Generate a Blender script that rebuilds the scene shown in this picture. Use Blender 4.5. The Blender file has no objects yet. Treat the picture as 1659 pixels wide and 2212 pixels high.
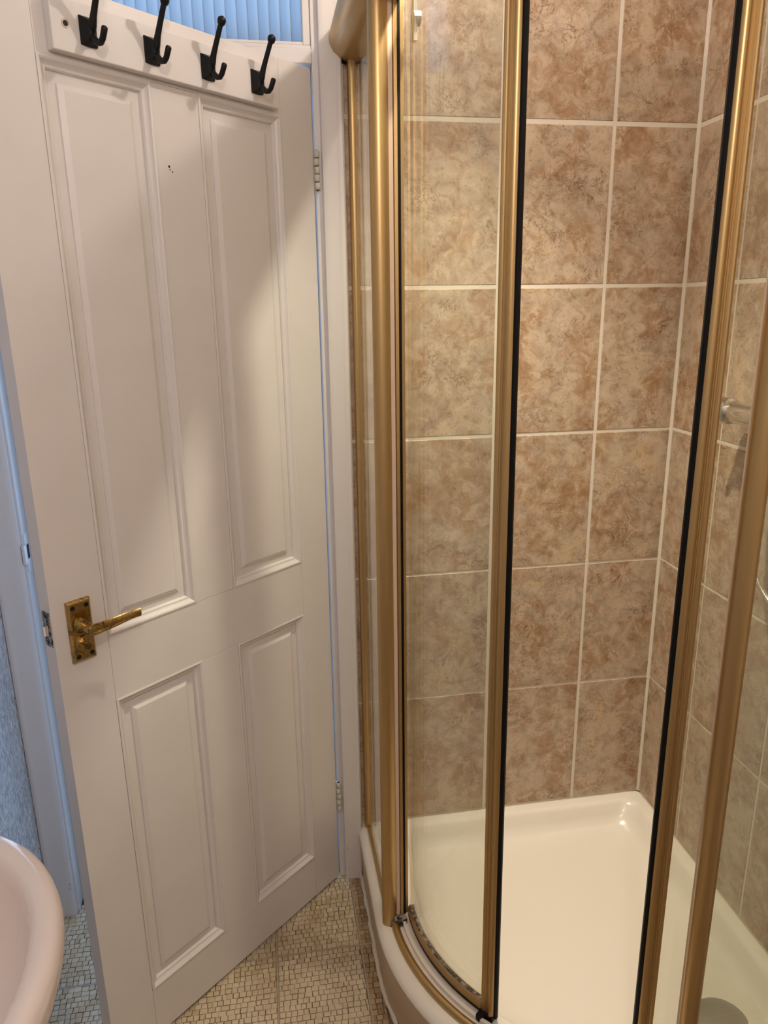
import bpy, math, random
from mathutils import Vector, Matrix
random.seed(7)
S = bpy.context.scene
COL = S.collection
PI = math.pi

# ------------------------------------------------------------------ camera, world, lights, exposure
YAW, PITCH, ROLL, FPX = 0.15925, -0.27152, -0.01405, 1573.7
cy, sy, cp, sp = math.cos(YAW), math.sin(YAW), math.cos(PITCH), math.sin(PITCH)
fw = Vector((sy*cp, cy*cp, sp)); r0 = Vector((cy, -sy, 0)); u0 = r0.cross(fw)
rr = r0*math.cos(ROLL) + u0*math.sin(ROLL); uu = u0*math.cos(ROLL) - r0*math.sin(ROLL)
cam = bpy.data.cameras.new('camera'); camo = bpy.data.objects.new('camera', cam); COL.objects.link(camo)
M = Matrix((rr, uu, -fw)).transposed().to_4x4(); M.translation = Vector((-1.005, -1.680, 1.515))
camo.matrix_world = M
cam.sensor_fit = 'HORIZONTAL'; cam.sensor_width = 36; cam.lens = FPX/1659*36; cam.clip_start = 0.02
S.camera = camo

w = bpy.data.worlds.new('world'); S.world = w; w.use_nodes = True
w.node_tree.nodes['Background'].inputs[0].default_value = (0.30, 0.52, 1.0, 1)
w.node_tree.nodes['Background'].inputs[1].default_value = 0.6

def lamp(name, kind, loc, energy, color, **kw):
    l = bpy.data.lights.new(name, kind); l.energy = energy; l.color = color
    for k, v in kw.items():
        setattr(l, k, v)
    o = bpy.data.objects.new(name, l); COL.objects.link(o); o.location = loc
    return o
# two ceiling downlights (one over the shower mouth, one behind the camera) and the daylight of the landing
lamp('downlight_shower', 'SPOT', (-0.60, -0.42, 2.285), 90.0, (1.0, 0.905, 0.715), shadow_soft_size=0.018, spot_size=math.radians(92), spot_blend=1.0)
lamp('downlight_shower_spill', 'POINT', (-0.60, -0.42, 2.285), 6.8, (1.0, 0.87, 0.77), shadow_soft_size=0.018)
lamp('ceiling_lamp_room', 'POINT', (-0.95, -1.80, 2.13), 19.0, (1.0, 0.86, 0.785), shadow_soft_size=0.03)
hl = lamp('landing_daylight', 'AREA', (-1.25, 1.40, 1.45), 30.0, (0.44, 0.65, 1.0), shape='RECTANGLE', size=1.5, size_y=1.9)
hl.rotation_euler = (-PI/2, 0, 0)

S.view_settings.view_transform = 'Standard'; S.view_settings.look = 'None'
S.view_settings.exposure = -0.14; S.view_settings.gamma = 1.0; S.view_settings.use_curve_mapping = False

# ------------------------------------------------------------------ materials
def mat(name, col, rough=0.5, metal=0.0, spec=0.5, coat=0.0):
    m = bpy.data.materials.new(name); m.use_nodes = True
    b = m.node_tree.nodes['Principled BSDF']
    b.inputs['Base Color'].default_value = (*col, 1); b.inputs['Roughness'].default_value = rough
    b.inputs['Metallic'].default_value = metal; b.inputs['Specular IOR Level'].default_value = spec
    b.inputs['Coat Weight'].default_value = coat
    return m
def N(m, t, **kw):
    n = m.node_tree.nodes.new(t)
    for k, v in kw.items():
        setattr(n, k, v)
    return n
def L(m, a, b): m.node_tree.links.new(a, b)
def bsdf(m): return m.node_tree.nodes['Principled BSDF']
def noise(m, vec, scale, detail=4, rough=0.6, dist=0.0):
    n = N(m, 'ShaderNodeTexNoise'); n.inputs['Scale'].default_value = scale; n.inputs['Detail'].default_value = detail
    n.inputs['Roughness'].default_value = rough; n.inputs['Distortion'].default_value = dist
    if vec is not None: L(m, vec, n.inputs['Vector'])
    return n.outputs['Fac']
def ramp(m, fac, stops):
    r = N(m, 'ShaderNodeValToRGB'); e = r.color_ramp.elements
    while len(e) < len(stops): e.new(0.5)
    for k, (p, c) in enumerate(stops):
        e[k].position = p; e[k].color = (c, c, c, 1) if not hasattr(c, '__len__') else (*c, 1)
    L(m, fac, r.inputs['Fac']); return r.outputs['Color']
def mix(m, fac, a, b, mode='MIX'):
    n = N(m, 'ShaderNodeMix', data_type='RGBA', blend_type=mode)
    for s, v in ((n.inputs['Factor'], fac), (n.inputs['A'], a), (n.inputs['B'], b)):
        if isinstance(v, (int, float)): s.default_value = v
        elif isinstance(v, tuple): s.default_value = (*v, 1)
        else: L(m, v, s)
    return n.outputs['Result']
def bump(m, h, strength=0.2, dist=0.001):
    n = N(m, 'ShaderNodeBump'); n.inputs['Strength'].default_value = strength; n.inputs['Distance'].default_value = dist
    L(m, h, n.inputs['Height']); L(m, n.outputs['Normal'], bsdf(m).inputs['Normal'])
def objvec(m, rnd=0.0):
    tc = N(m, 'ShaderNodeTexCoord')
    if not rnd: return tc.outputs['Object']
    oi = N(m, 'ShaderNodeObjectInfo'); mu = N(m, 'ShaderNodeMath', operation='MULTIPLY'); mu.inputs[1].default_value = rnd
    L(m, oi.outputs['Random'], mu.inputs[0])
    a = N(m, 'ShaderNodeVectorMath', operation='ADD'); L(m, tc.outputs['Object'], a.inputs[0]); L(m, mu.outputs[0], a.inputs[1])
    return a.outputs[0]

# white gloss paint, with faint brush unevenness
M_PAINT = mat('white_paint', (0.71, 0.675, 0.655), 0.38)
v = objvec(M_PAINT)
L(M_PAINT, mix(M_PAINT, ramp(M_PAINT, noise(M_PAINT, v, 6, 3), [(0.3, 0.0), (0.75, 1.0)]), (0.73, 0.695, 0.675), (0.69, 0.655, 0.63)), bsdf(M_PAINT).inputs['Base Color'])
bump(M_PAINT, noise(M_PAINT, v, 90, 3), 0.06, 0.002)
# white paint grimy in blotches, for the trim next to the shower
M_TRIM = mat('trim_paint', (0.71, 0.675, 0.655), 0.42)
v = objvec(M_TRIM)
spots = ramp(M_TRIM, noise(M_TRIM, v, 55, 5, 0.75), [(0.63, 0.0), (0.70, 1.0)])
sepx = N(M_TRIM, 'ShaderNodeSeparateXYZ'); L(M_TRIM, v, sepx.inputs[0])
low = N(M_TRIM, 'ShaderNodeMapRange'); low.inputs['From Min'].default_value = 0.30; low.inputs['From Max'].default_value = 0.0
L(M_TRIM, sepx.outputs['Z'], low.inputs['Value'])
mm = N(M_TRIM, 'ShaderNodeMath', operation='MULTIPLY'); L(M_TRIM, spots, mm.inputs[0]); L(M_TRIM, low.outputs[0], mm.inputs[1])
L(M_TRIM, mix(M_TRIM, mm.outputs[0], (0.71, 0.675, 0.655), (0.16, 0.13, 0.10)), bsdf(M_TRIM).inputs['Base Color'])
bump(M_TRIM, noise(M_TRIM, v, 60, 3), 0.08, 0.002)
M_WALL = mat('wall_paint', (0.74, 0.70, 0.66), 0.6)
M_CEIL = mat('ceiling_paint', (0.80, 0.78, 0.75), 0.7)

# mottled brown ceramic shower tile
def tile_mat(name, seed):
    m = mat(name, (0.4, 0.3, 0.2), 0.32, spec=0.4)
    v = objvec(m, seed)
    big = noise(m, v, 7.0, 4, 0.62, 0.5)
    c = ramp(m, big, [(0.30, (0.333, 0.194, 0.100)), (0.43, (0.416, 0.283, 0.178)), (0.55, (0.427, 0.339, 0.250)), (0.66, (0.522, 0.394, 0.261)), (0.78, (0.544, 0.377, 0.205))])
    mid = noise(m, v, 30, 6, 0.70, 0.6)
    c = mix(m, ramp(m, mid, [(0.47, 0.0), (0.62, 0.75)]), c, (0.588, 0.472, 0.350))
    c = mix(m, ramp(m, mid, [(0.32, 0.75), (0.45, 0.0)]), c, (0.278, 0.150, 0.072))
    # thin wandering veins: the crossings of a noise through one level
    for sc_, off_, col_, am in ((24, 0.0, (0.16, 0.075, 0.030), 0.9), (46, 9.0, (0.20, 0.095, 0.040), 0.8)):
        ad = N(m, 'ShaderNodeVectorMath', operation='ADD'); L(m, v, ad.inputs[0]); ad.inputs[1].default_value = (off_, off_, off_)
        vn = noise(m, ad.outputs[0], sc_, 5, 0.66, 1.6)
        ve = ramp(m, vn, [(0.470, 0.0), (0.500, 1.0), (0.530, 0.0)])
        gate = ramp(m, noise(m, ad.outputs[0], 13, 4, 0.65), [(0.50, 0.0), (0.62, am)])
        g = N(m, 'ShaderNodeMath', operation='MULTIPLY'); L(m, ve, g.inputs[0]); L(m, gate, g.inputs[1])
        c = mix(m, g.outputs[0], c, col_)
    fl = ramp(m, noise(m, v, 150, 3, 0.7), [(0.60, 0.0), (0.68, 0.6)])
    c = mix(m, fl, c, (0.22, 0.115, 0.055))
    L(m, c, bsdf(m).inputs['Base Color'])
    bump(m, mid, 0.10, 0.003)
    return m
M_TILE = tile_mat('brown_stone_tile', 37.0)
M_GROUT = mat('cream_grout', (0.70, 0.635, 0.53), 0.8)
v = objvec(M_GROUT)
dk = ramp(M_GROUT, noise(M_GROUT, v, 70, 4, 0.7), [(0.66, 0.0), (0.74, 0.8)])
L(M_GROUT, mix(M_GROUT, dk, (0.70, 0.635, 0.53), (0.22, 0.16, 0.10)), bsdf(M_GROUT).inputs['Base Color'])
bump(M_GROUT, noise(M_GROUT, v, 150, 3), 0.3, 0.002)
M_SEAL = mat('white_sealant', (0.66, 0.60, 0.50), 0.45)
v = objvec(M_SEAL)
L(M_SEAL, mix(M_SEAL, ramp(M_SEAL, noise(M_SEAL, v, 55, 5, 0.75), [(0.62, 0.0), (0.70, 0.9)]), (0.70, 0.63, 0.52), (0.07, 0.055, 0.045)), bsdf(M_SEAL).inputs['Base Color'])

# rough textured pale tile of the left wall
M_LTILE = mat('pale_textured_tile', (0.52, 0.52, 0.52), 0.45)
v = objvec(M_LTILE, 11.0)
st = N(M_LTILE, 'ShaderNodeMapping'); st.inputs['Scale'].default_value = (1, 2.2, 0.8); st.inputs['Rotation'].default_value = (0.6, 0, 0); L(M_LTILE, v, st.inputs['Vector'])
nz = noise(M_LTILE, st.outputs[0], 70, 4, 0.65, 0.6)
L(M_LTILE, mix(M_LTILE, ramp(M_LTILE, nz, [(0.40, 0.0), (0.68, 1.0)]), (0.40, 0.41, 0.42), (0.84, 0.84, 0.84)), bsdf(M_LTILE).inputs['Base Color'])  # streaks of grazing light and shade painted into the tile colour
bump(M_LTILE, nz, 0.55, 0.004)
M_LGROUT = mat('white_grout', (0.72, 0.72, 0.72), 0.8)

# floor mosaic
M_MOS = mat('mosaic_stone', (0.45, 0.36, 0.24), 0.42)
v = objvec(M_MOS, 5.0)
geo = N(M_MOS, 'ShaderNodeNewGeometry')
isl = geo.outputs['Random Per Island']
c = ramp(M_MOS, isl, [(0.0, (0.50, 0.39, 0.235)), (0.35, (0.60, 0.49, 0.32)), (0.7, (0.66, 0.55, 0.40)), (1.0, (0.55, 0.46, 0.32))])
tcp = N(M_MOS, 'ShaderNodeNewGeometry')
dirt = ramp(M_MOS, noise(M_MOS, tcp.outputs['Position'], 9, 5, 0.7), [(0.46, 0.0), (0.72, 0.75)])
c = mix(M_MOS, dirt, c, (0.38, 0.265, 0.15))
L(M_MOS, c, bsdf(M_MOS).inputs['Base Color'])
M_MOSB = mat('mosaic_stone_brown', (0.30, 0.20, 0.11), 0.42)
geo = N(M_MOSB, 'ShaderNodeNewGeometry')
L(M_MOSB, ramp(M_MOSB, geo.outputs['Random Per Island'], [(0.0, (0.30, 0.195, 0.10)), (0.6, (0.40, 0.28, 0.155)), (1.0, (0.46, 0.34, 0.20))]), bsdf(M_MOSB).inputs['Base Color'])
M_FGROUT = mat('floor_grout', (0.13, 0.095, 0.06), 0.85)
v = objvec(M_FGROUT)
L(M_FGROUT, mix(M_FGROUT, ramp(M_FGROUT, noise(M_FGROUT, v, 14, 4), [(0.35, 0.0), (0.65, 1.0)]), (0.10, 0.07, 0.042), (0.34, 0.27, 0.18)), bsdf(M_FGROUT).inputs['Base Color'])
M_FJOINT = mat('floor_joint_filler', (0.40, 0.325, 0.245), 0.8)

# champagne gold anodised aluminium
M_GOLD = mat('gold_aluminium', (0.6, 0.44, 0.23), 0.37, metal=0.88)
v = objvec(M_GOLD)
st = N(M_GOLD, 'ShaderNodeMapping'); st.inputs['Scale'].default_value = (1, 1, 0.02); L(M_GOLD, v, st.inputs['Vector'])
L(M_GOLD, mix(M_GOLD, noise(M_GOLD, st.outputs[0], 160, 2), (0.515, 0.35, 0.155), (0.54, 0.37, 0.168)), bsdf(M_GOLD).inputs['Base Color'])
M_BRASS = mat('tarnished_brass', (0.46, 0.26, 0.08), 0.22, metal=1.0)
v = objvec(M_BRASS)
tn = noise(M_BRASS, v, 55, 6, 0.7, 0.8)
L(M_BRASS, mix(M_BRASS, ramp(M_BRASS, tn, [(0.50, 0.0), (0.64, 1.0)]), (0.43, 0.29, 0.105), (0.08, 0.048, 0.016)), bsdf(M_BRASS).inputs['Base Color'])
L(M_BRASS, ramp(M_BRASS, tn, [(0.42, 0.18), (0.66, 0.5)]), bsdf(M_BRASS).inputs['Roughness'])
bump(M_BRASS, tn, 0.18, 0.001)
M_CHROME = mat('chrome', (0.80, 0.80, 0.80), 0.08, metal=1.0)
M_STEEL = mat('dull_steel', (0.36, 0.32, 0.27), 0.35, metal=0.9)
M_WORN = mat('worn_steel', (0.30, 0.26, 0.20), 0.38, metal=0.8)
v = objvec(M_WORN)
L(M_WORN, mix(M_WORN, ramp(M_WORN, noise(M_WORN, v, 120, 5, 0.7), [(0.45, 0.0), (0.56, 1.0)]), (0.42, 0.38, 0.31), (0.03, 0.026, 0.02)), bsdf(M_WORN).inputs['Base Color'])
M_GREY = mat('grey_waste_cover', (0.33, 0.31, 0.28), 0.35, metal=0.3)
M_BLACK = mat('black_coat', (0.006, 0.006, 0.0065), 0.45, spec=0.25)
M_RUBBER = mat('black_rubber', (0.004, 0.004, 0.0045), 0.45, spec=0.18)
M_GRIME = mat('grimy_sealant', (0.1, 0.09, 0.08), 0.5)
v = objvec(M_GRIME)
L(M_GRIME, mix(M_GRIME, ramp(M_GRIME, noise(M_GRIME, v, 90, 5, 0.7), [(0.47, 0.0), (0.6, 1.0)]), (0.012, 0.011, 0.010), (0.42, 0.35, 0.30)), bsdf(M_GRIME).inputs['Base Color'])
M_CREAM = mat('cream_seal', (0.66, 0.50, 0.38), 0.5)
M_TRAY = mat('tray_acrylic', (0.84, 0.785, 0.695), 0.20, coat=0.2)
M_SIDE_SHADE = mat('tray_side_shade', (0.52, 0.40, 0.28), 0.38)  # same acrylic as the tray; weaker light on its side painted in as tan
M_BASIN = mat('basin_ceramic', (0.84, 0.75, 0.705), 0.16, coat=0.3)
M_HINGE = mat('painted_hinge', (0.60, 0.585, 0.51), 0.4)
M_DARK = mat('dark_gap', (0.015, 0.012, 0.010), 0.8)
M_HALL = mat('landing_paint', (0.7, 0.7, 0.7), 0.7)

def glass_mat(name, tint, haze, hazecol):
    m = bpy.data.materials.new(name); m.use_nodes = True; nt = m.node_tree; nt.nodes.remove(bsdf(m))
    out = nt.nodes['Material Output']
    tr = N(m, 'ShaderNodeBsdfTransparent'); tr.inputs[0].default_value = (*tint, 1)
    gl = N(m, 'ShaderNodeBsdfGlossy'); gl.inputs['Roughness'].default_value = 0.03; gl.inputs['Color'].default_value = (1, 1, 1, 1)
    fr = N(m, 'ShaderNodeFresnel'); gm = N(m, 'ShaderNodeNewGeometry')
    io = N(m, 'ShaderNodeMapRange'); io.inputs['To Min'].default_value = 1.45; io.inputs['To Max'].default_value = 1/1.45
    L(m, gm.outputs['Backfacing'], io.inputs['Value']); L(m, io.outputs[0], fr.inputs['IOR'])
    df = N(m, 'ShaderNodeBsdfDiffuse'); df.inputs[0].default_value = (*hazecol, 1)
    a = N(m, 'ShaderNodeMixShader'); a.inputs[0].default_value = haze
    L(m, tr.outputs[0], a.inputs[1]); L(m, df.outputs[0], a.inputs[2])
    b = N(m, 'ShaderNodeMixShader'); L(m, fr.outputs[0], b.inputs[0]); L(m, a.outputs[0], b.inputs[1]); L(m, gl.outputs[0], b.inputs[2])
    L(m, b.outputs[0], out.inputs['Surface'])
    return m
M_GLASS = glass_mat('shower_glass', (0.955, 0.965, 0.93), 0.045, (0.62, 0.62, 0.55))
# ribbed obscure glass of the fanlight: lets the landing's daylight through, diffused
M_RIB = bpy.data.materials.new('ribbed_obscure_glass'); M_RIB.use_nodes = True
M_RIB.node_tree.nodes.remove(bsdf(M_RIB))
tl = N(M_RIB, 'ShaderNodeBsdfTranslucent'); tl.inputs[0].default_value = (0.80, 0.85, 0.9, 1)
gs = N(M_RIB, 'ShaderNodeBsdfGlossy'); gs.inputs['Roughness'].default_value = 0.2; gs.inputs['Color'].default_value = (0.8, 0.8, 0.8, 1)
ms = N(M_RIB, 'ShaderNodeMixShader'); ms.inputs[0].default_value = 0.02
tcr = N(M_RIB, 'ShaderNodeTexCoord'); sxr = N(M_RIB, 'ShaderNodeSeparateXYZ'); L(M_RIB, tcr.outputs['Generated'], sxr.inputs[0])
L(M_RIB, ramp(M_RIB, sxr.outputs['X'], [(0.0, (0.50, 0.56, 0.62)), (0.10, (0.70, 0.75, 0.79)), (0.55, (0.75, 0.80, 0.83)), (0.92, (0.88, 0.91, 0.93)), (1.0, (0.62, 0.68, 0.74))]), tl.inputs[0])  # refraction's light-to-dark gradient across each rib painted into the tint
L(M_RIB, tl.outputs[0], ms.inputs[1]); L(M_RIB, gs.outputs[0], ms.inputs[2]); L(M_RIB, ms.outputs[0], M_RIB.node_tree.nodes['Material Output'].inputs['Surface'])

# ------------------------------------------------------------------ mesh helpers
class MB:
    def __init__(s): s.v = []; s.f = []
    def add(s, vs, fs):
        o = len(s.v); s.v += [tuple(x) for x in vs]; s.f += [tuple(i+o for i in f) for f in fs]; return s
    def box(s, x0, x1, y0, y1, z0, z1):
        return s.add([(x0,y0,z0),(x1,y0,z0),(x1,y1,z0),(x0,y1,z0),(x0,y0,z1),(x1,y0,z1),(x1,y1,z1),(x0,y1,z1)],
                     [(0,3,2,1),(4,5,6,7),(0,1,5,4),(1,2,6,5),(2,3,7,6),(3,0,4,7)])
    def loft(s, loops, closed=True, cap0=True, cap1=True):
        n = len(loops[0]); vs = [p for l in loops for p in l]; fs = []
        for k in range(len(loops)-1):
            for i in range(n if closed else n-1):
                j = (i+1) % n
                fs.append((k*n+i, k*n+j, (k+1)*n+j, (k+1)*n+i))
        if cap0: fs.append(tuple(range(n-1, -1, -1)))
        if cap1: fs.append(tuple((len(loops)-1)*n+i for i in range(n)))
        return s.add(vs, fs)
    def prism(s, poly, z0, z1):
        return s.loft([[(x, y, z0) for x, y in poly], [(x, y, z1) for x, y in poly]])
    def tube(s, path, rad, n=10):
        path = [Vector(p) for p in path]; loops = []; up = None
        for i, p in enumerate(path):
            t = (path[min(i+1, len(path)-1)] - path[max(i-1, 0)]).normalized()
            if up is None: up = Vector((0,0,1)) if abs(t.z) < 0.9 else Vector((1,0,0))
            a = (up - t*up.dot(t)).normalized(); b = t.cross(a); up = a
            r = rad[i] if hasattr(rad, '__len__') else rad
            loops.append([p + (a*math.cos(q*2*PI/n) + b*math.sin(q*2*PI/n))*r for q in range(n)])
        return s.loft(loops)
    def lathe(s, prof, n=20, org=(0,0,0), axis='Z'):
        loops = []
        for r, h in prof:
            lp = []
            for q in range(n):
                a, b = r*math.cos(2*PI*q/n), r*math.sin(2*PI*q/n)
                p = {'Z': (a, b, h), 'Y': (b, h, a), 'X': (h, a, b)}[axis]
                lp.append((org[0]+p[0], org[1]+p[1], org[2]+p[2]))
            loops.append(lp)
        return s.loft(loops)
    def mesh(s, name, m, smooth=False, org=(0,0,0)):
        me = bpy.data.meshes.new(name)
        me.from_pydata([(x-org[0], y-org[1], z-org[2]) for x, y, z in s.v], [], s.f)
        me.materials.append(m); me.update()
        import bmesh
        bm = bmesh.new(); bm.from_mesh(me); bmesh.ops.recalc_face_normals(bm, faces=bm.faces); bm.to_mesh(me); bm.free()
        if smooth:
            for p in me.polygons: p.use_smooth = True
        return me
    def build(s, name, m, parent=None, smooth=False, bevel=0.0, org=None, auto=None):
        o_ = org if org is not None else (tuple(parent['_o']) if parent is not None and '_o' in parent else (0,0,0))
        ob = bpy.data.objects.new(name, s.mesh(name, m, smooth, o_)); COL.objects.link(ob)
        if parent is not None: ob.parent = parent
        if bevel:
            b = ob.modifiers.new('bevel', 'BEVEL'); b.width = bevel; b.segments = 2; b.limit_method = 'ANGLE'
        if auto:
            for p in ob.data.polygons: p.use_smooth = True
            ob.data.set_sharp_from_angle(angle=math.radians(auto))
        return ob
def tag(o, label=None, cat=None, group=None, kind=None):
    if label: o['label'] = label
    if cat: o['category'] = cat
    if group: o['group'] = group
    if kind: o['kind'] = kind
    return o
def empty(name, loc, rz=0.0):
    o = bpy.data.objects.new(name, None); COL.objects.link(o); o.location = loc; o.rotation_euler.z = rz
    o.empty_display_size = 0.05; return o
ROOTS = []
def world_root(name, loc):
    o = empty(name, loc); o['_o'] = list(loc); ROOTS.append(o); return o
def struct(o, label, cat): return tag(o, label, cat, kind='structure')

# ------------------------------------------------------------------ room shell
XL, YF, ZC = -1.627, -2.45, 2.38           # left wall, front wall, ceiling (right wall x=0, door wall y=0)
OX0, OX1 = -1.562, -0.872                  # door opening
fl = MB().box(XL-0.1, 0.1, YF-0.1, 0.12, -0.06, -0.004).build('floor', M_FGROUT); struct(fl, 'cream and tan stone mosaic bathroom floor', 'floor')
ce = MB().box(XL-0.1, 0.1, YF-0.1, 0.12, ZC, ZC+0.06).build('ceiling', M_CEIL); struct(ce, 'plain white bathroom ceiling', 'ceiling')
wb = MB().box(XL-0.1, OX0-0.03, 0.006, 0.12, 0, ZC).box(OX1+0.03, 0.1, 0.006, 0.12, 0, ZC).box(OX0-0.03, OX1+0.03, 0.006, 0.12, 2.335, ZC).build('wall_back', M_WALL)
struct(wb, 'wall holding the doorway and the tiled back of the shower', 'wall')
wr = MB().box(0.006, 0.1, YF-0.1, 0.006, 0, ZC).build('wall_right', M_WALL); struct(wr, 'right wall, brown tiled inside the shower', 'wall')
wl = MB().box(XL-0.1, XL-0.004, YF-0.1, 0.006, 0, ZC).build('wall_left', M_WALL); struct(wl, 'left wall of pale rough tiles in blue shade behind the basin', 'wall')
wf = MB().box(XL-0.1, 0.1, YF-0.1, YF, 0, ZC).build('wall_front', M_WALL); struct(wf, 'painted wall behind the photographer', 'wall')
# landing beyond the doorway
hf = MB().box(-2.3, 0.0, 0.121, 1.55, -0.06, 0.0).build('floor_landing', M_HALL); struct(hf, 'landing floor beyond the doorway', 'floor')
hw = MB().box(-2.4, -2.3, 0.121, 1.55, 0, 2.6).box(0.0, 0.1, 0.121, 1.55, 0, 2.6).box(-2.4, 0.1, 1.55, 1.60, 0, 2.6).box(-2.4, 0.1, 0.121, 1.60, 2.6, 2.65).build('wall_landing', M_HALL)
struct(hw, 'pale landing walls beyond the doorway', 'wall')

# shower wall tiles -------------------------------------------------
H = 0.344
ZT0 = 0.163
rows = [ZT0] + [1.905 - H*k for k in (4, 3, 2, 1, 0)] + [2.249, ZC-0.001]
joint = {0: 0.004, 1: 0.005, 2: 0.0055, 3: 0.0075, 4: 0.0085, 5: 0.0095, 6: 0.008, 7: 0.004}
def tile_mesh(w, h, t, bev, m, axis):
    # slab with chamfered front edge; front faces -Y (axis 'Y') or -X / +X
    a, b = w/2, h/2
    lo = [[(-a, t, -b), (a, t, -b), (a, t, b), (-a, t, b)], [(-a, bev, -b), (a, bev, -b), (a, bev, b), (-a, bev, b)],
          [(-a+bev, 0, -b+bev), (a-bev, 0, -b+bev), (a-bev, 0, b-bev), (-a+bev, 0, b-bev)]]
    if axis == '-X': lo = [[(y, x, z) for x, y, z in l] for l in lo]
    if axis == '+X': lo = [[(-y, x, z) for x, y, z in l] for l in lo]
    mb = MB().loft(lo); return mb.mesh('tile', m)
def tiles(parent, axis, cols, rws, m, jt, jv, t=0.008, plane=0.0, bev=0.0012, wob=0.0):
    cache = {}
    for r in range(len(rws)-1):
        z0 = rws[r] + jt.get(r, 0.004)/2; z1 = rws[r+1] - jt.get(r+1, 0.004)/2
        for c in range(len(cols)-1):
            u0_, u1_ = cols[c] + jv/2, cols[c+1] - jv/2
            key = (round(u1_-u0_, 4), round(z1-z0, 4))
            if key not in cache: cache[key] = tile_mesh(u1_-u0_, z1-z0, t, bev, m, axis)
            o = bpy.data.objects.new('tile', cache[key]); COL.objects.link(o); o.parent = parent
            uc, zc = (u0_+u1_)/2, (z0+z1)/2; off = random.uniform(-wob, wob)
            o.location = (uc, plane+off, zc) if axis == 'Y' else (plane+off, uc, zc)
            o.rotation_euler = (0, 0, 0)
wg = MB().box(-0.812, 0.005, 0.0012, 0.010, 0, ZC).build('grout', M_GROUT, wb)
tiles(wb, 'Y', [-0.812, -0.732, -0.4640, -0.204, 0.0], rows, M_TILE, joint, 0.008, wob=0.0003)
wg = MB().box(0.0012, 0.010, -1.002, 0.004, 0, ZC).build('grout', M_GROUT, wr)
tiles(wr, '-X', [-1.000, -0.734, -0.468, -0.202, 0.0], rows, M_TILE, joint, 0.005, wob=0.0003)
# corner caulk between the two tiled walls
MB().prism([(0.003, 0.003), (-0.0065, 0.003), (-0.006, -0.0015), (-0.0035, -0.0035), (-0.0015, -0.006), (0.003, -0.0065)], ZT0, ZC).build('caulk_bead', M_GROUT, wb)
# left wall tiles
lrows = [0.0] + [0.01 + 0.21*k for k in range(1, 12)] + [ZC]
MB().box(XL-0.008, XL-0.0025, YF, 0.004, 0, ZC).build('grout', M_LGROUT, wl)
tiles(wl, '+X', [YF+0.01] + [-0.30*k for k in range(8, -1, -1)], lrows, M_LTILE, {k: 0.004 for k in range(13)}, 0.004, plane=XL)

# floor mosaic ------------------------------------------------------
PITCHM = 0.0136
def strip_cells(x0, x1, y0, y1):
    out = []; y = y1; nr = max(1, round((y1-y0)/PITCHM)); hs = [random.uniform(0.94, 1.06) for _ in range(nr)]; k_ = (y1-y0)/sum(hs)
    for hq in hs:
        hgt = hq*k_; x = x0 + random.uniform(-0.006, 0.0)
        while x < x1 - 0.004:
            wd = random.choice((0.0118, 0.0136, 0.0150, 0.0172)) * random.uniform(0.92, 1.08)
            xe = min(x+wd, x1); xs = max(x, x0)
            if xe - xs > 0.004: out.append((xs, xe, y-hgt, y))
            x += wd
        y -= hgt
    return out
def cellgeo(c):
    g = 0.0007
    x0, x1, y0, y1 = c[0]+g*random.uniform(0.5, 1.5), c[1]-g*random.uniform(0.5, 1.6), c[2]+g*random.uniform(0.4, 1.5), c[3]-g*random.uniform(0.4, 1.5)
    z = random.uniform(-0.0005, 0.0005); j = lambda: random.uniform(-0.0005, 0.0005); b = 0.0007
    p = [(x0+j(), y0+j()), (x1+j(), y0+j()), (x1+j(), y1+j()), (x0+j(), y1+j())]
    mx, my = (x0+x1)/2, (y0+y1)/2
    ins = [(x+(b if x < mx else -b), y+(b if y < my else -b)) for x, y in p]
    vs = [(x, y, -0.005) for x, y in p] + [(x, y, z-b*0.6) for x, y in p] + [(x, y, z) for x, y in ins]
    fs = [(0,1,5,4),(1,2,6,5),(2,3,7,6),(3,0,4,7),(4,5,9,8),(5,6,10,9),(6,7,11,10),(7,4,8,11),(8,9,10,11)]
    return vs, fs
cells, brown = [], []
xj = [XL, -1.352, -1.052, -0.847]; yj = [0.02, -0.235, -0.535, -0.835, -1.135, -1.435]
for a in range(3):
    for b in range(5):
        cells += strip_cells(xj[a]+0.0022, xj[a+1]-0.0022, yj[b+1]+0.0022, yj[b]-0.0022)
for b in range(5):
    brown += strip_cells(-0.8455, -0.8115, yj[b+1]+0.001, yj[b]-0.001)
def toward(c):       # nearest visible patch in front of the open door, by the tray
    x, y = (c[0]+c[1])/2, (c[2]+c[3])/2
    return -1.10 < x < -0.848 and -0.47 < y < -0.02 and (y+0.0) < 0.9*(-(x+0.87))*-1 + 10
vis = sorted([c for c in cells if -1.16 < (c[0]+c[1])/2 and (c[2]+c[3])/2 > -0.46], key=lambda c: (c[2]+c[3])/2)[:300]
vs_ = set(vis); rest = [c for c in cells if c not in vs_]
for c in vis:
    mb = MB(); mb.add(*cellgeo(c)); ox = ((c[0]+c[1])/2, (c[2]+c[3])/2, 0)
    o = mb.build('mosaic_tile', M_MOS, org=ox); o.parent = fl; o.location = ox
mb = MB()
for c in rest: mb.add(*cellgeo(c))
tag(mb.build('mosaic_field', M_MOS, fl), 'small cream stone mosaic tiles', kind='stuff')
mb = MB()
for c in brown: mb.add(*cellgeo(c))
tag(mb.build('mosaic_border', M_MOSB, fl), 'browner strip of mosaic beside the shower tray', kind='stuff')
mb = MB()
for x in (-1.352, -1.052, -0.8465): mb.box(x-0.0022, x+0.0022, -1.435, 0.0, -0.005, -0.0003)
for y in yj[1:5]: mb.box(XL, -0.812, y-0.0022, y+0.0022, -0.005, -0.0004)
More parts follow.
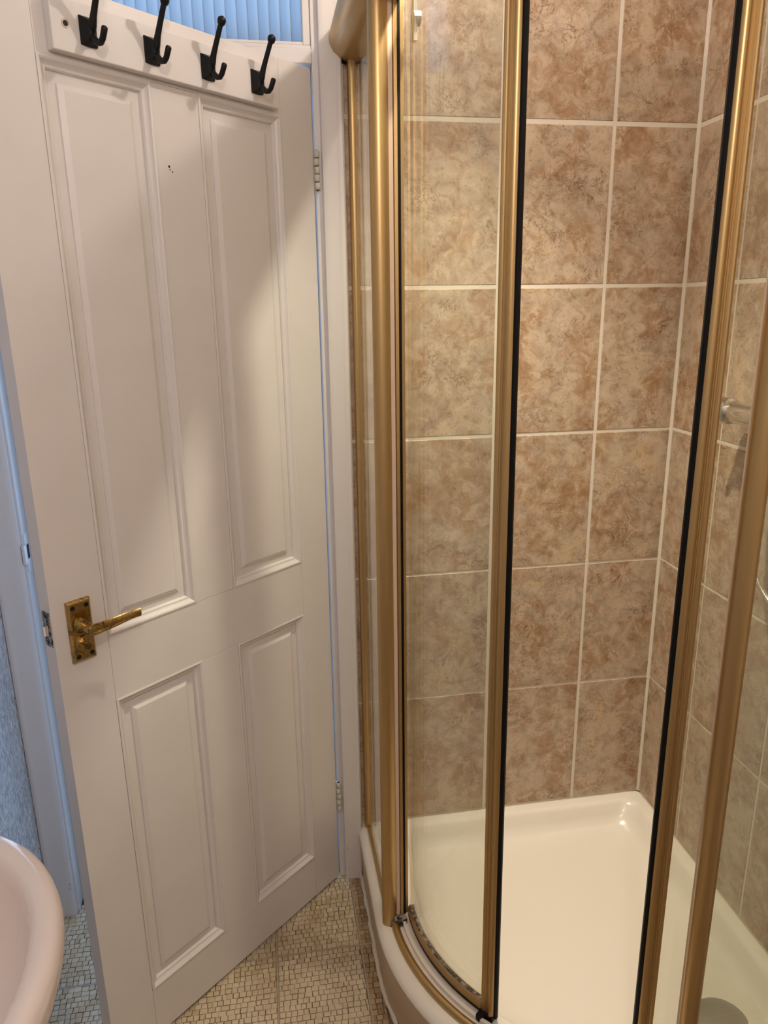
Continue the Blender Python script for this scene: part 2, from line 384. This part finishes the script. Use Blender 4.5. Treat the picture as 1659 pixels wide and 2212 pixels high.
mb.build('sheet_joint', M_FJOINT, fl)
# plain floor finish in the part of the room behind the mosaic in view
# ------------------------------------------------------------------ door frame
def arch(x0, x1, z1, inner):          # moulded architrave in plan, inner = side of the opening (+1 = right end is the inner one)
    w_ = x1-x0; pr = [(0, 0.006), (0, -0.016), (0.05, -0.0185), (0.16, -0.0190), (0.22, -0.0180), (0.34, -0.0165), (0.72, -0.0155), (0.84, -0.0150), (0.95, -0.0135), (1, -0.010), (1, 0.006)]
    return [((x0+q*w_) if inner > 0 else (x1-q*w_), y) for q, y in pr]
t = MB().prism(arch(-0.8590, -0.8125, 0, -1), 0, 2.36).build('trim_1', M_TRIM, auto=40); struct(t, 'white architrave with hinges, between the door and the shower', 'trim')
t = MB().prism(arch(XL+0.001, OX0-0.004, 0, 1), 0, 2.36).build('trim_2', M_TRIM, auto=40); struct(t, 'white architrave in blue shade beside the pale tiled wall', 'trim')
t = MB().box(OX0-0.03, OX0, 0.0, 0.12, 0, 2.336).box(OX0, OX0+0.014, 0.042, 0.12, 0, 1.998).build('trim_3', M_PAINT, bevel=0.0015); struct(t, 'latch side door jamb lit blue by daylight', 'trim')
sp_ = MB().box(OX0-0.001, OX0+0.0018, 0.004, 0.034, 0.945, 1.035).box(OX0-0.002, OX0+0.004, -0.013, 0.006, 0.968, 1.012).build('strike_plate', M_PAINT, t, bevel=0.0008)
MB().box(OX0+0.001, OX0+0.0024, 0.010, 0.026, 0.975, 1.008).build('strike_hole', M_DARK, sp_)
t = MB().box(OX1, OX1+0.03, 0.0, 0.12, 0, 2.336).box(OX1-0.014, OX1, 0.042, 0.12, 0, 1.998).build('trim_4', M_PAINT, bevel=0.0015); struct(t, 'hinge side door jamb behind the hinges', 'trim')
t = MB().box(OX0, OX1, -0.004, 0.12, 1.999, 2.026).box(OX0, OX1, 0.002, 0.12, 2.026, 2.034).build('trim_5', M_PAINT, bevel=0.002); struct(t, 'white door head under the fanlight', 'trim')
# fanlight above the door
wn = world_root('window_1', (-1.217, 0.03, 2.034)); struct(wn, 'fanlight of blue lit ribbed glass above the door', 'window')
MB().box(OX0, OX0+0.016, 0.004, 0.05, 2.034, 2.336).box(OX1-0.016, OX1, 0.004, 0.05, 2.034, 2.336).box(OX0, OX1, 0.004, 0.05, 2.318, 2.336).box(OX0, OX1, 0.006, 0.05, 2.034, 2.041).build('window_frame', M_PAINT, wn, bevel=0.002)
RP = 0.0217; x = OX1 - 0.016; rib = None; k = 0
while x - RP > OX0 + 0.010:
    if rib is None:
        poly = [(0, 0.0), (-0.0010, -0.0022), (-0.006, -0.0030), (-RP*0.5, -0.0032), (-RP+0.006, -0.0026), (-RP+0.0010, -0.0012), (-RP+0.0002, 0.0), (-RP+0.0002, 0.003), (0, 0.003)]
        rib = MB().prism(poly, 0, 0.279).mesh('glass_rib', M_RIB)
    o = bpy.data.objects.new('glass_rib', rib); COL.objects.link(o); o.parent = wn
    o.location = (x + 1.217, 0.0, 0.006); o.rotation_euler.z = random.uniform(-0.012, 0.012)
    x -= RP; k += 1

# ------------------------------------------------------------------ door (local x along the leaf from the hinges, y towards the room)
DA = math.radians(-137.97); HX, HY = -0.8705, -0.001
door = empty('door_1', (HX, HY, 0), DA); struct(door, 'white painted four panel door standing ajar, brass lever handle', 'door')
TH = 0.037
Z0, Z1, S0, S1 = 0.008, 1.990, 0.0070, 0.690
sa, sb, sc, sd = 0.097, 0.299, 0.395, 0.592       # right panels sa..sb, left panels sc..sd
za, zb, zc_, zd = 0.129, 0.820, 0.949, 1.888
def dpart(mb, name, m, par=None, **kw): return mb.build(name, m, par if par is not None else door, **kw)
for n_, b_ in (('stile', (S0, sa, Z0, Z1)), ('stile', (sd, S1, Z0, Z1)), ('rail', (sa, sd, Z0, za)), ('rail', (sa, sd, zb, zc_)), ('rail', (sa, sd, zd, Z1)),
               ('muntin', (sb, sc, za, zb)), ('muntin', (sb, sc, zc_, zd))):
    dpart(MB().box(b_[0]+0.0002, b_[1]-0.0002, -TH, 0, b_[2]+0.0002, b_[3]-0.0002), n_, M_PAINT, bevel=0.0006)
MPROF = [(0.0, -0.013), (0.0, 0.0012), (0.0035, 0.0020), (0.0060, 0.0005), (0.0075, -0.0020), (0.0120, -0.0055), (0.0155, -0.0062), (0.0175, -0.0090), (0.0180, -0.0130)]
for (p0, p1) in ((sa, sb), (sc, sd)):
    for (q0, q1) in ((za, zb), (zc_, zd)):
        ins = 0.033; bv = 0.009; yb, yf = -0.0120, -0.0055
        lo = [[(p0, -0.026, q0), (p1, -0.026, q0), (p1, -0.026, q1), (p0, -0.026, q1)], [(p0, yb, q0), (p1, yb, q0), (p1, yb, q1), (p0, yb, q1)]]
        def rect(i, y): return [(p0+i, y, q0+i), (p1-i, y, q0+i), (p1-i, y, q1-i), (p0+i, y, q1-i)]
        lo += [rect(ins, yb), rect(ins+0.0005, yb+0.0022), rect(ins+bv, yf)]
        dpart(MB().loft(lo), 'panel', M_PAINT)
        cs = [(p0, q0), (p1, q0), (p1, q1), (p0, q1)]; sg = [(1, 1), (-1, 1), (-1, -1), (1, -1)]
        for i in range(4):
            j = (i+1) % 4
            la = [(cs[i][0]+sg[i][0]*o_, y, cs[i][1]+sg[i][1]*o_) for o_, y in MPROF]
            lb = [(cs[j][0]+sg[j][0]*o_, y, cs[j][1]+sg[j][1]*o_) for o_, y in MPROF]
            dpart(MB().loft([la, lb]), 'moulding', M_PAINT, auto=25)
# hinges
for (h0, h1) in ((0.217, 0.305), (1.760, 1.838)):
    n5 = (h1-h0)/5
    hg = dpart(MB().box(0.0005, 0.0066, -0.03, 0.0005, h0, h1), 'hinge', M_HINGE)
    for k in range(5):
        a, b = h0+n5*k+0.0008, h0+n5*(k+1)-0.0008
        ox = 0.0036 if k % 2 else 0.0022
        dpart(MB().lathe([(0.0046, a), (0.0058, a+0.0012), (0.0058, b-0.0012), (0.0046, b)], 12, (ox, 0.0052, 0)), 'knuckle', M_HINGE, hg, auto=50)
    dpart(MB().lathe([(0.0032, h0), (0.0032, h1)], 10, (0.0029, 0.0052, 0)), 'pin', M_DARK, hg, auto=50)
# brass handle set
pl = MB().loft([[(0.6205, 0, .9235), (.6645, 0, .9235), (.6645, 0, 1.0375), (.6205, 0, 1.0375)], [(0.6205, .005, .9235), (.6645, .005, .9235), (.6645, .005, 1.0375), (.6205, .005, 1.0375)],
                [(0.6245, .0085, .9275), (.6605, .0085, .9275), (.6605, .0085, 1.0335), (.6245, .0085, 1.0335)]])
pl = tag(dpart(pl, 'handle_plate', M_BRASS, bevel=0.0008), 'tarnished brass handle plate')
for sx in (0.630, 0.655):
    for zz in (0.935, 1.026): dpart(MB().lathe([(0.0042, 0.008), (0.0042, 0.0092), (0.003, 0.0098), (0.0008, 0.0092)], 14, (sx, 0, zz), 'Y'), 'screw', M_BLACK, pl, auto=40)
dpart(MB().lathe([(0.0145, .008), (0.0145, .0105), (0.0125, .013), (0.0105, .020), (0.0088, .030), (0.0090, .040), (0.0085, .047)], 20, (0.6435, 0, 0.992), 'Y'), 'handle_boss', M_BRASS, pl, auto=40)
lv = []
for k in range(13):
    q = k/12; s_ = 0.653 - 0.098*q; zc2 = 0.9945 + 0.004*q - 0.004*math.sin(q*PI); hw_ = 0.0112 - 0.0030*min(1, q*1.3)
    y = 0.050 - 0.006*math.sin(q*PI)*0.6 + (0.0045*((q-0.80)/0.2)**2 if q > 0.80 else 0); tk = 0.0048 - 0.0018*q
    if k == 0: hw_ *= 0.55; tk *= 0.6
    lv.append([(s_, y + tk*math.sin(2*PI*i/10), zc2 + hw_*math.cos(2*PI*i/10)) for i in range(10)])
tag(dpart(MB().loft(lv), 'lever_handle', M_BRASS, auto=60), 'brass lever with curled tip')
tt = dpart(MB().lathe([(0.0165, .008), (0.0165, .010), (0.0145, .0125), (0.0135, .0125)], 24, (0.6425, 0, 0.957), 'Y'), 'thumb_turn', M_BRASS, pl, auto=40)
tb = MB()
ca, sa_ = math.cos(0.9), math.sin(0.9)
def rot2(a, b): return (0.6425 + a*ca - b*sa_, 0.957 + a*sa_ + b*ca)
lo = []
for (l_, wv, y) in ((0.0130, 0.0085, 0.0115), (0.0130, 0.0050, 0.0140), (0.0125, 0.0032, 0.0180), (0.0115, 0.0024, 0.0190)):
    lo.append([(rot2(a, b)[0], y, rot2(a, b)[1]) for a, b in ((-l_, -wv), (l_, -wv), (l_, wv), (-l_, wv))])
dpart(tb.loft(lo), 'turn_bar', M_BRASS, door, bevel=0.0008)
# latch in the door's edge
lt = tag(dpart(MB().box(S1-0.002, S1+0.0012, -0.0295, -0.006, 0.962, 1.026), 'latch_plate', M_WORN, bevel=0.0005), 'worn steel latch plate')
dpart(MB().prism([(S1, -0.025), (S1+0.010, -0.012), (S1+0.008, -0.010), (S1, -0.010)], 0.985, 1.003), 'latch_bolt', M_CHROME, lt)
for zz in (0.970, 1.018): dpart(MB().lathe([(0.0032, S1+0.001), (0.0032, S1+0.0016), (0.001, S1+0.0014)], 12, (0, -0.018, zz), 'X'), 'screw', M_BLACK, lt)
# paint chips showing dark on the muntin
for (s_, z_, r_) in ((0.372, 1.760, 0.0022), (0.366, 1.752, 0.0014), (0.371, 1.755, 0.0011)):
    dpart(MB().lathe([(r_, 0.0), (r_*0.9, 0.0004)], 7, (s_, 0, z_), 'Y'), 'paint_chip', M_DARK)

# coat hooks board on the door --------------------------------------
rack = empty('coat_hook_rail', (HX, HY, 0), DA); tag(rack, 'white board with four black coat hooks fixed across the top of the door', 'coat rack')
rack.location = Vector((HX, HY, 0)) + Matrix.Rotation(DA, 3, 'Z') @ Vector((0.345, 0, 1.893))
RO = (0.345, 0, 1.893)
bd = MB().box(0.117, 0.572, 0.0008, 0.018, 1.893, 1.965).build('board', M_PAINT, rack, bevel=0.0015, org=RO)
MB().lathe([(0.0062, 0.0181), (0.0062, 0.0186), (0.0040, 0.0186), (0.0036, 0.0182)], 18, (0.549, 0, 1.931), 'Y').build('screw_hole', M_STEEL, bd, org=RO, auto=40)
MB().lathe([(0.0040, 0.0182), (0.0040, 0.0188)], 18, (0.549, 0, 1.931), 'Y').build('screw_hole', M_DARK, bd, org=RO)
hk = None
for c_ in (0.5135, 0.401, 0.2875, 0.173):
    if hk is None:
        p = MB()
        lo = []
        for (y, a, z0, z1) in ((0.018, 0.0135, 1.9085, 1.9475), (0.0205, 0.0135, 1.9085, 1.9475), (0.0235, 0.0118, 1.9105, 1.9455), (0.030, 0.0078, 1.914, 1.942), (0.034, 0.0050, 1.917, 1.939)):
            lo.append([(-a, y, z0), (-a*0.3, y, z0-0.0012), (a*0.3, y, z0-0.0012), (a, y, z0), (a*1.02, y, (z0+z1)/2), (a, y, z1), (-a, y, z1), (-a*1.02, y, (z0+z1)/2)])
        p.loft(lo)
        m0 = p.mesh('hook', M_BLACK, org=(0, 0, 1.893))
        a_ = MB().tube([(0, 0.026, 1.922), (0, 0.033, 1.934), (0, 0.0385, 1.946), (0, 0.0475, 1.962), (0, 0.0575, 1.979), (0, 0.0640, 1.990)], [0.0068, 0.0062, 0.0050, 0.0045, 0.0044, 0.0043], 12).mesh('arm', M_BLACK, True, (0, 0, 1.893))
        b_ = MB().tube([(0, 0.0640-0.004, 1.9835), (0, 0.0625, 1.9865), (0, 0.0645, 1.9905), (0, 0.0665, 1.994), (0, 0.068, 1.9965)], [0.0042, 0.0066, 0.0074, 0.0062, 0.0012], 14).mesh('knob', M_BLACK, True, (0, 0, 1.893))
        j_ = MB().tube([(0, 0.030, 1.920), (0, 0.036, 1.9135), (0, 0.0435, 1.9085), (0, 0.0510, 1.9075), (0, 0.0565, 1.9115), (0, 0.0610, 1.9185), (0, 0.0645, 1.9245), (0, 0.0655, 1.9262)], [0.0062, 0.0055, 0.0048, 0.0046, 0.0046, 0.0047, 0.0047, 0.0030], 12).mesh('prong', M_BLACK, True, (0, 0, 1.893))
        hk = True
    h_ = bpy.data.objects.new('hook', m0); COL.objects.link(h_); h_.parent = rack; h_.location = (c_ - RO[0], 0, 0)
    for nm, me in (('arm', a_), ('knob', b_), ('prong', j_)):
        o = bpy.data.objects.new(nm, me); COL.objects.link(o); o.parent = h_
tag(rack, group=None)

# ------------------------------------------------------------------ shower tray
W = 0.820; CC = 0.33; RT = W - CC
def tray_loop(dw, df, rc, z, n=28):
    pts = []
    def corner(cx, cy_, r, a0, a1, k):
        for i in range(k+1):
            a = math.radians(a0 + (a1-a0)*i/k); pts.append((cx + r*math.cos(a), cy_ + r*math.sin(a), z))
    corner(-dw-rc, -dw-rc, rc, 0, 90, 8)
    corner(-W+df+rc, -dw-rc, rc, 90, 180, 8)
    corner(-CC, -CC, RT-df, 180, 270, n)
    corner(-dw-rc, -W+df+rc, rc, 270, 360, 8)
    return pts
tray = world_root('shower_tray', (-0.41, -0.41, 0)); tag(tray, 'cream quadrant shower tray with curved front and side tinted tan for shade', 'shower tray')
E0 = 0.0005
lo = [tray_loop(0.003, 0.006, 0.004, 0.133), tray_loop(0.003, 0.0015, 0.004, 0.136), tray_loop(0.003, 0.0005, 0.004, 0.142), tray_loop(0.003, 0.004, 0.004, 0.150), tray_loop(0.003, 0.011, 0.004, 0.157), tray_loop(0.003, 0.022, 0.004, 0.160),
      tray_loop(0.022, 0.092, 0.018, 0.160), tray_loop(0.028, 0.100, 0.03, 0.158), tray_loop(0.034, 0.107, 0.045, 0.150), tray_loop(0.042, 0.116, 0.055, 0.128), tray_loop(0.054, 0.128, 0.06, 0.108), tray_loop(0.075, 0.148, 0.07, 0.099), tray_loop(0.12, 0.19, 0.07, 0.096)]
fl_ = MB().loft(lo, cap0=False, cap1=False)
n_ = len(lo[0]); c0 = len(fl_.v); fl_.v.append((-0.30, -0.42, 0.090)); b0 = (len(lo)-1)*n_
fl_.f += [(b0+i, b0+(i+1) % n_, c0) for i in range(n_)]
fl_.build('basin', M_TRAY, tray, auto=60)
MB().loft([tray_loop(0.004, 0.010, 0.003, 0.0008), tray_loop(0.004, 0.0035, 0.003, 0.100), tray_loop(0.004, 0.0030, 0.003, 0.1350)], cap0=False, cap1=False).build('skirt', M_SIDE_SHADE, tray, auto=60)
# wobbly sealant along the skirt at the floor and along the tiles
pth = [(-W+0.006, -0.004 - 0.02*k, 0.0) for k in range(17)] + [(-CC - (RT-0.006)*math.cos(a), -CC - (RT-0.006)*math.sin(a), 0.0) for a in [k*PI/2/40 for k in range(1, 40)]]
pth = [(x+random.uniform(-0.0015, 0.0015), y, 0.0035) for x, y, _ in pth]
MB().tube(pth, [random.uniform(0.0045, 0.0075) for _ in pth], 8).build('floor_sealant', M_SEAL, tray, smooth=True)
MB().tube([(-W+0.01+0.02*k, -0.0012, 0.1570) for k in range(40)] + [(-0.012, -0.002, 0.1570), (-0.004, -0.006, 0.1570), (-0.0012, -0.014, 0.1570)] + [(-0.0012, -0.03-0.02*k, 0.1570) for k in range(38)], 0.0033, 8).build('wall_sealant', M_SEAL, tray, smooth=True)
dr = tag(MB().lathe([(0.058, 0.0895), (0.058, 0.094), (0.052, 0.099), (0.035, 0.1035), (0.012, 0.1055), (0.002, 0.1055)], 32, (-0.150, -0.645, 0)).build('waste_cover', M_GREY, tray, auto=50), 'grey domed waste cover')

# ------------------------------------------------------------------ shower enclosure
enc = world_root('shower_enclosure', (-0.55, -0.55, 0.16)); tag(enc, 'gold framed quadrant shower enclosure with curved sliding glass doors', 'shower enclosure')
def mirror(pts): return [(y, x) for x, y in pts]
def onring(r, deg): a = math.radians(deg); return (-CC + r*math.cos(a), -CC + r*math.sin(a))
ZB, ZTOP = 0.1605, 2.012
for mir in (0, 1):
    mf = (lambda p: mirror(p)) if mir else (lambda p: p)
    # wall profile: rounded channel
    po = [(-0.8005, 0.0-0.0005), (-0.8005, -0.018), (-0.7985, -0.0215), (-0.795, -0.0235), (-0.791, -0.0235), (-0.788, -0.0215), (-0.7870, -0.018), (-0.7835, -0.018), (-0.7815, -0.014), (-0.7815, -0.0005)]
    wp = MB().prism(mf(po), ZB+0.005, ZTOP).build('wall_profile', M_GOLD, enc, auto=35)
    # corner post: large half-round front, flat back
    po = [(-0.7895 + 0.0165*math.cos(a), -0.3365 + 0.0150*math.sin(a)) for a in [math.radians(120 + 12*k) for k in range(18)]]
    po += [(-0.7740, -0.343), (-0.7730, -0.335), (-0.7745, -0.325)]
    ps = MB().prism(mf(po), ZB, ZTOP).build('post', M_GOLD, enc, auto=35)
    po = [(-0.7735, -0.3420), (-0.7660, -0.3420), (-0.7660, -0.334), (-0.7735, -0.334)]
    MB().prism(mf(po), ZB+0.028, ZTOP).build('seal_strip', M_CREAM, enc)
    # fixed flat glass
    MB().prism(mf([(-0.7865, -0.326), (-0.7925, -0.326), (-0.7925, -0.024), (-0.7865, -0.024)]), ZB+0.010, ZTOP).build('fixed_glass', M_GLASS, enc)
    # slim sill under the fixed glass
    MB().prism(mf([(-0.782, -0.326), (-0.797, -0.326), (-0.797, -0.026), (-0.782, -0.026)]), ZB, ZB+0.012).build('sill_rail', M_GOLD, enc, bevel=0.003)
    # grimy sealant lump at the foot of the post
    g = MB(); base = Vector((-0.772, -0.346, ZB))
    lo = []
    for k in range(7):
        a = k/6*PI/2; rad = 0.017*math.cos(a)+0.001; ln = []
        for i in range(16):
            th = 2*PI*i/16; q = random.uniform(0.75, 1.2) if 0 < k < 6 else 1
            x_, y_ = base.x + rad*1.25*q*math.cos(th), base.y + rad*0.7*q*math.sin(th)
            if mir: x_, y_ = y_, x_
            ln.append((x_, y_, ZB + 0.022*math.sin(a)*q))
        lo.append(ln)
    g.loft(lo).build('foot_sealant', M_GRIME, enc, smooth=True)
def ring_sweep(r, prof, a0, a1, n=40):
    lo = []
    for k in range(n+1):
        a = a0 + (a1-a0)*k/n
        lo.append([(*onring(r+o_, a), z) for o_, z in prof])
    return lo
# outer curved track on the tray and cream water bar behind it
MB().loft(ring_sweep(0.450, [(0.009*math.cos(q*PI/8), ZB+0.001+0.011*math.sin(q*PI/8)) for q in range(9)], 182.0, 268.0)).build('curved_track', M_GOLD, enc, auto=50)
MB().loft(ring_sweep(0.4285, [(0.004, ZB), (0.004, ZB+0.009), (-0.003, ZB+0.009), (-0.003, ZB)], 181.0, 269.0)).build('water_bar', M_TRAY, enc, auto=40)
# header swept along both straights and the curve
HP = [(-0.044, 2.006), (-0.036, 2.003), (-0.034, 2.006), (-0.018, 2.006), (-0.016, 2.003), (0.006, 2.0035), (0.022, 2.008), (0.034, 2.018), (0.042, 2.033), (0.0435, 2.046), (0.038, 2.060), (0.026, 2.070), (0.008, 2.075), (-0.044, 2.075)]
HR = 0.464
def header(z_off=0.0, scale=1.0, path=None):
    lo = []
    for (px, py, nx, ny) in path: lo.append([(px+nx*o_*scale, py+ny*o_*scale, 2.04+(z-2.04)*scale) for o_, z in HP])
    return lo
path = [(-CC-HR, -0.004, -1, 0), (-CC-HR, -CC, -1, 0)]
for k in range(1, 40):
    a = math.radians(180 + 90*k/40); path.append((-CC+HR*math.cos(a), -CC+HR*math.sin(a), math.cos(a), math.sin(a)))
path += [(-CC, -CC-HR, 0, -1), (-0.004, -CC-HR, 0, -1)]
MB().loft(header(path=path)).build('header_rail', M_GOLD, enc, auto=40)
MB().loft(header(path=[(-CC-HR, -0.0005, -1, 0), (-CC-HR, -0.0050, -1, 0)], scale=1.09)).build('end_gasket', M_RUBBER, enc)
MB().loft(header(path=[(-0.0005, -CC-HR, 0, -1), (-0.0045, -CC-HR, 0, -1)], scale=1.06)).build('end_gasket', M_RUBBER, enc)

# sliding doors: glass with gold stiles, black magnetic seal, foot strip, guides and rollers
RD = 0.409
def stile(a_start, sgn, prof, name, m, par, z0, z1, lean=0.0, **kw):
    # prof: (tangential metres, radial offset) measured from a_start, sgn = direction of rising angle; lean = drift of the angle over the height
    lo = [[(*onring(RD+o_, a_start + lean*q + sgn*math.degrees(t_/RD)), z) for t_, o_ in prof] for q, z in ((0, z0), (1, z1))]
    return MB().loft(lo).build(name, m, par, **kw)
LEADP = [(0, -0.009), (0, 0.0065), (0.0015, 0.0085), (0.0040, 0.0095), (0.0065, 0.0090), (0.0080, 0.0075), (0.0090, 0.0075), (0.0102, 0.0086), (0.0125, 0.0086), (0.0135, 0.0072), (0.0145, 0.0072), (0.0165, 0.0098), (0.0195, 0.0115), (0.0225, 0.0115), (0.0255, 0.0098), (0.0275, 0.007), (0.0275, -0.009)]
SEALP = [(0.0275, -0.003), (0.0275, 0.006), (0.0305, 0.006), (0.0335, 0.003), (0.0335, -0.002), (0.0305, -0.003)]
TRAILP = [(0, -0.008), (0, 0.006), (0.003, 0.009), (0.008, 0.009), (0.010, 0.006), (0.010, -0.008)]
ZD0, ZD1 = 0.181, 2.004
def sliding(lead, sgn, label, straight, lean=0.0):
    pts = []                                    # centre line of the glass from the leading edge backwards
    a = lead - sgn*3.5; end = 179.0 if sgn > 0 else 270.0
    n = 18
    for k in range(n+1): pts.append((*onring(RD, a + (end-a)*k/n), a + (end-a)*k/n))
    out, inn = [], []
    for (x_, y_, an) in pts:
        c_, s_ = math.cos(math.radians(an)), math.sin(math.radians(an))
        out.append((x_+0.003*c_, y_+0.003*s_)); inn.append((x_-0.003*c_, y_-0.003*s_))
    if straight:                                # flat tail running behind the fixed pane
        out.append((-0.085, -CC-RD-0.003)); inn.append((-0.085, -CC-RD+0.003))
    d = MB().prism(out + inn[::-1], ZD0, ZD1).build('sliding_door', M_GLASS, enc, auto=20); tag(d, label)
    stile(lead, sgn, [(t_-0.0275, o_) for t_, o_ in LEADP], 'leading_stile', M_GOLD, d, ZD0-0.006, ZD1, lean=lean, org=tuple(enc['_o']), auto=30)
    stile(lead, sgn, [(t_-0.0275, o_) for t_, o_ in SEALP], 'magnetic_seal', M_RUBBER, d, ZD0-0.010, ZD1, lean=lean, org=tuple(enc['_o']), auto=40)
    if sgn > 0:
        e_ = tuple(enc['_o'])
        MB().prism([(-0.7655, -0.328), (-0.7655, -0.338), (-0.7635, -0.341), (-0.7580, -0.341), (-0.7560, -0.338), (-0.7560, -0.328)], ZD0-0.004, ZD1).build('trailing_stile', M_GOLD, d, org=e_, auto=30)
        MB().prism([(-0.7558, -0.328), (-0.7558, -0.339), (-0.7520, -0.339), (-0.7520, -0.328)], ZD0-0.004, ZD1).build('gasket', M_RUBBER, d, org=e_)
        MB().prism([(-0.7518, -0.325), (-0.7518, -0.336), (-0.7455, -0.335), (-0.7455, -0.325)], ZD0-0.004, ZD1).build('inner_stile', M_GOLD, d, org=e_)
    # foot strip
    aa, ab = (lead - sgn*4.0, 180.5 if sgn > 0 else 270.0)
    MB().loft(ring_sweep(RD, [(0.0065, ZD0-0.008), (0.0065, ZD0+0.010), (0.0035, ZD0+0.013), (-0.0065, ZD0+0.013), (-0.0065, ZD0-0.008)], aa, ab, 24)).build('foot_strip', M_GOLD, d, org=tuple(enc['_o']), auto=40)
    MB().loft(ring_sweep(RD, [(0.0036, ZD0+0.0128), (0.0042, ZD0+0.0140), (-0.0033, ZD0+0.0150), (-0.0033, ZD0+0.0128)], aa, ab, 24)).build('drip_seal', M_GRIME, d, org=tuple(enc['_o']))
    MB().loft(ring_sweep(RD, [(0.0070, ZD0-0.0125), (0.0070, ZD0-0.0078), (-0.0060, ZD0-0.0078), (-0.0060, ZD0-0.0125)], aa, ab, 24)).build('drip_seal', M_RUBBER, d, org=tuple(enc['_o']))
    stile(lead, sgn, [(-0.029, -0.010), (-0.029, 0.024), (-0.020, 0.026), (-0.016, 0.012), (0.0005, 0.012), (0.0005, -0.010)], 'guide', M_RUBBER, d, 0.163, ZD0-0.004, org=tuple(enc['_o']), bevel=0.002)
    ra = (183.8, lead-sgn*8) if sgn > 0 else (lead-sgn*8,)
    for an in ra:
        cx, cy_ = onring(RD-0.010, an); c_, s_ = math.cos(math.radians(an)), math.sin(math.radians(an))
        g = MB().tube([(cx - c_*0.006, cy_ - s_*0.006, 1.968), (cx + c_*0.006, cy_ + s_*0.006, 1.968)], 0.011, 16)
        g.prism([onring(RD-0.004, an-0.9), onring(RD-0.004, an+0.9), onring(RD-0.010, an+0.9), onring(RD-0.010, an-0.9)], 1.935, 2.0)
        g.build('roller', M_GREY, d, org=tuple(enc['_o']))
    return d
sliding(223.5, 1, 'curved sliding door closed to the middle, left half', False, -1.1)
sliding(260.25, -1, 'curved sliding door slid open towards the right wall', True)

# ------------------------------------------------------------------ shower valve and hose on the right wall
vx, vz = -0.062, 1.303
val = world_root('shower_valve', (-0.001, -0.42, 1.303)); tag(val, 'chrome bar shower valve with ribbed hose on the brown tiles behind the gold post', 'shower valve')
MB().lathe([(0.020, -0.545), (0.022, -0.540), (0.022, -0.325), (0.020, -0.320)], 24, (vx, 0, vz), 'Y').build('body', M_CHROME, val, auto=40)
MB().lathe([(0.019, -0.321), (0.0265, -0.318), (0.0275, -0.300), (0.0265, -0.290), (0.018, -0.282), (0.004, -0.279)], 24, (vx, 0, vz), 'Y').build('control_knob', M_CHROME, val, auto=40)
MB().tube([(vx-0.006, -0.300, vz+0.006), (vx-0.012, -0.285, vz-0.010), (vx-0.016, -0.268, vz-0.040)], [0.016, 0.012, 0.005], 12).build('lever', M_CHROME, val, smooth=True)
MB().lathe([(0.019, -0.544), (0.0265, -0.547), (0.0275, -0.575), (0.020, -0.585)], 24, (vx, 0, vz), 'Y').build('control_knob', M_CHROME, val, auto=40)
for y in (-0.365, -0.505): MB().lathe([(0.030, -0.0012), (0.030, -0.006), (0.014, -0.012), (0.014, vx+0.015)], 22, (0, y, vz), 'X').build('wall_elbow', M_CHROME, val, auto=40)
hp = [(-0.062, -0.400, 1.281), (-0.062, -0.402, 1.20), (-0.060, -0.410, 1.10), (-0.060, -0.428, 1.022), (-0.060, -0.455, 0.990), (-0.060, -0.500, 0.957), (-0.058, -0.550, 0.945), (-0.055, -0.600, 0.962), (-0.05, -0.635, 1.02), (-0.045, -0.650, 1.12), (-0.04, -0.655, 1.30), (-0.035, -0.655, 1.60)]
def catmull(p, n):
    out = []; p = [Vector(q) for q in p]
    for i in range(len(p)-1):
        a, b, c, d = p[max(i-1, 0)], p[i], p[i+1], p[min(i+2, len(p)-1)]
        for k in range(n):
            t_ = k/n; out.append(0.5*((2*b) + (c-a)*t_ + (2*a-5*b+4*c-d)*t_*t_ + (3*b-a-3*c+d)*t_**3))
    out.append(p[-1]); return out
hp2 = catmull(hp, 26)
tag(MB().tube(hp2, [0.0068 if i % 2 else 0.0053 for i in range(len(hp2))], 10).build('hose', M_CHROME, val, smooth=True), 'ribbed chrome hose hanging in a loop')

# ------------------------------------------------------------------ basin
bs = world_root('wash_basin', (-1.50, -0.985, 0)); tag(bs, 'pale pink ceramic wash basin at the left edge below the door handle', 'basin')
def bl(sc_, z, back=0.0):
    a, b = 0.247*sc_, 0.290*sc_; pts = []
    for k in range(64):
        t_ = 2*PI*k/64
        pts.append((max(-1.520 + a*math.cos(t_), XL+0.002+back), -0.985 + b*math.sin(t_), z))
    return pts
lo = [bl(0.50, 0.640), bl(0.66, 0.655), bl(0.82, 0.690), bl(0.925, 0.730), bl(0.975, 0.762), bl(0.996, 0.780), bl(1.0, 0.792), bl(0.990, 0.803), bl(0.965, 0.8095), bl(0.93, 0.811, 0.01), bl(0.89, 0.810, 0.03), bl(0.865, 0.8065, 0.045), bl(0.848, 0.799, 0.050), bl(0.838, 0.786, 0.052), bl(0.825, 0.755, 0.056), bl(0.78, 0.715, 0.060), bl(0.66, 0.685, 0.062), bl(0.40, 0.668, 0.064), bl(0.10, 0.664, 0.066)]
MB().loft(lo).build('bowl', M_BASIN, bs, auto=70)
pd = []
for z, rx, ry in ((0.0008, 0.10, 0.115), (0.03, 0.098, 0.112), (0.10, 0.075, 0.085), (0.40, 0.068, 0.078), (0.58, 0.085, 0.10), (0.648, 0.11, 0.13)):
    pd.append([(-1.510 + rx*math.cos(2*PI*k/28), -0.985 + ry*math.sin(2*PI*k/28), z) for k in range(28)])
MB().loft(pd).build('pedestal', M_BASIN, bs, auto=60)

for o in list(COL.objects):
    if '_o' in o: del o['_o']
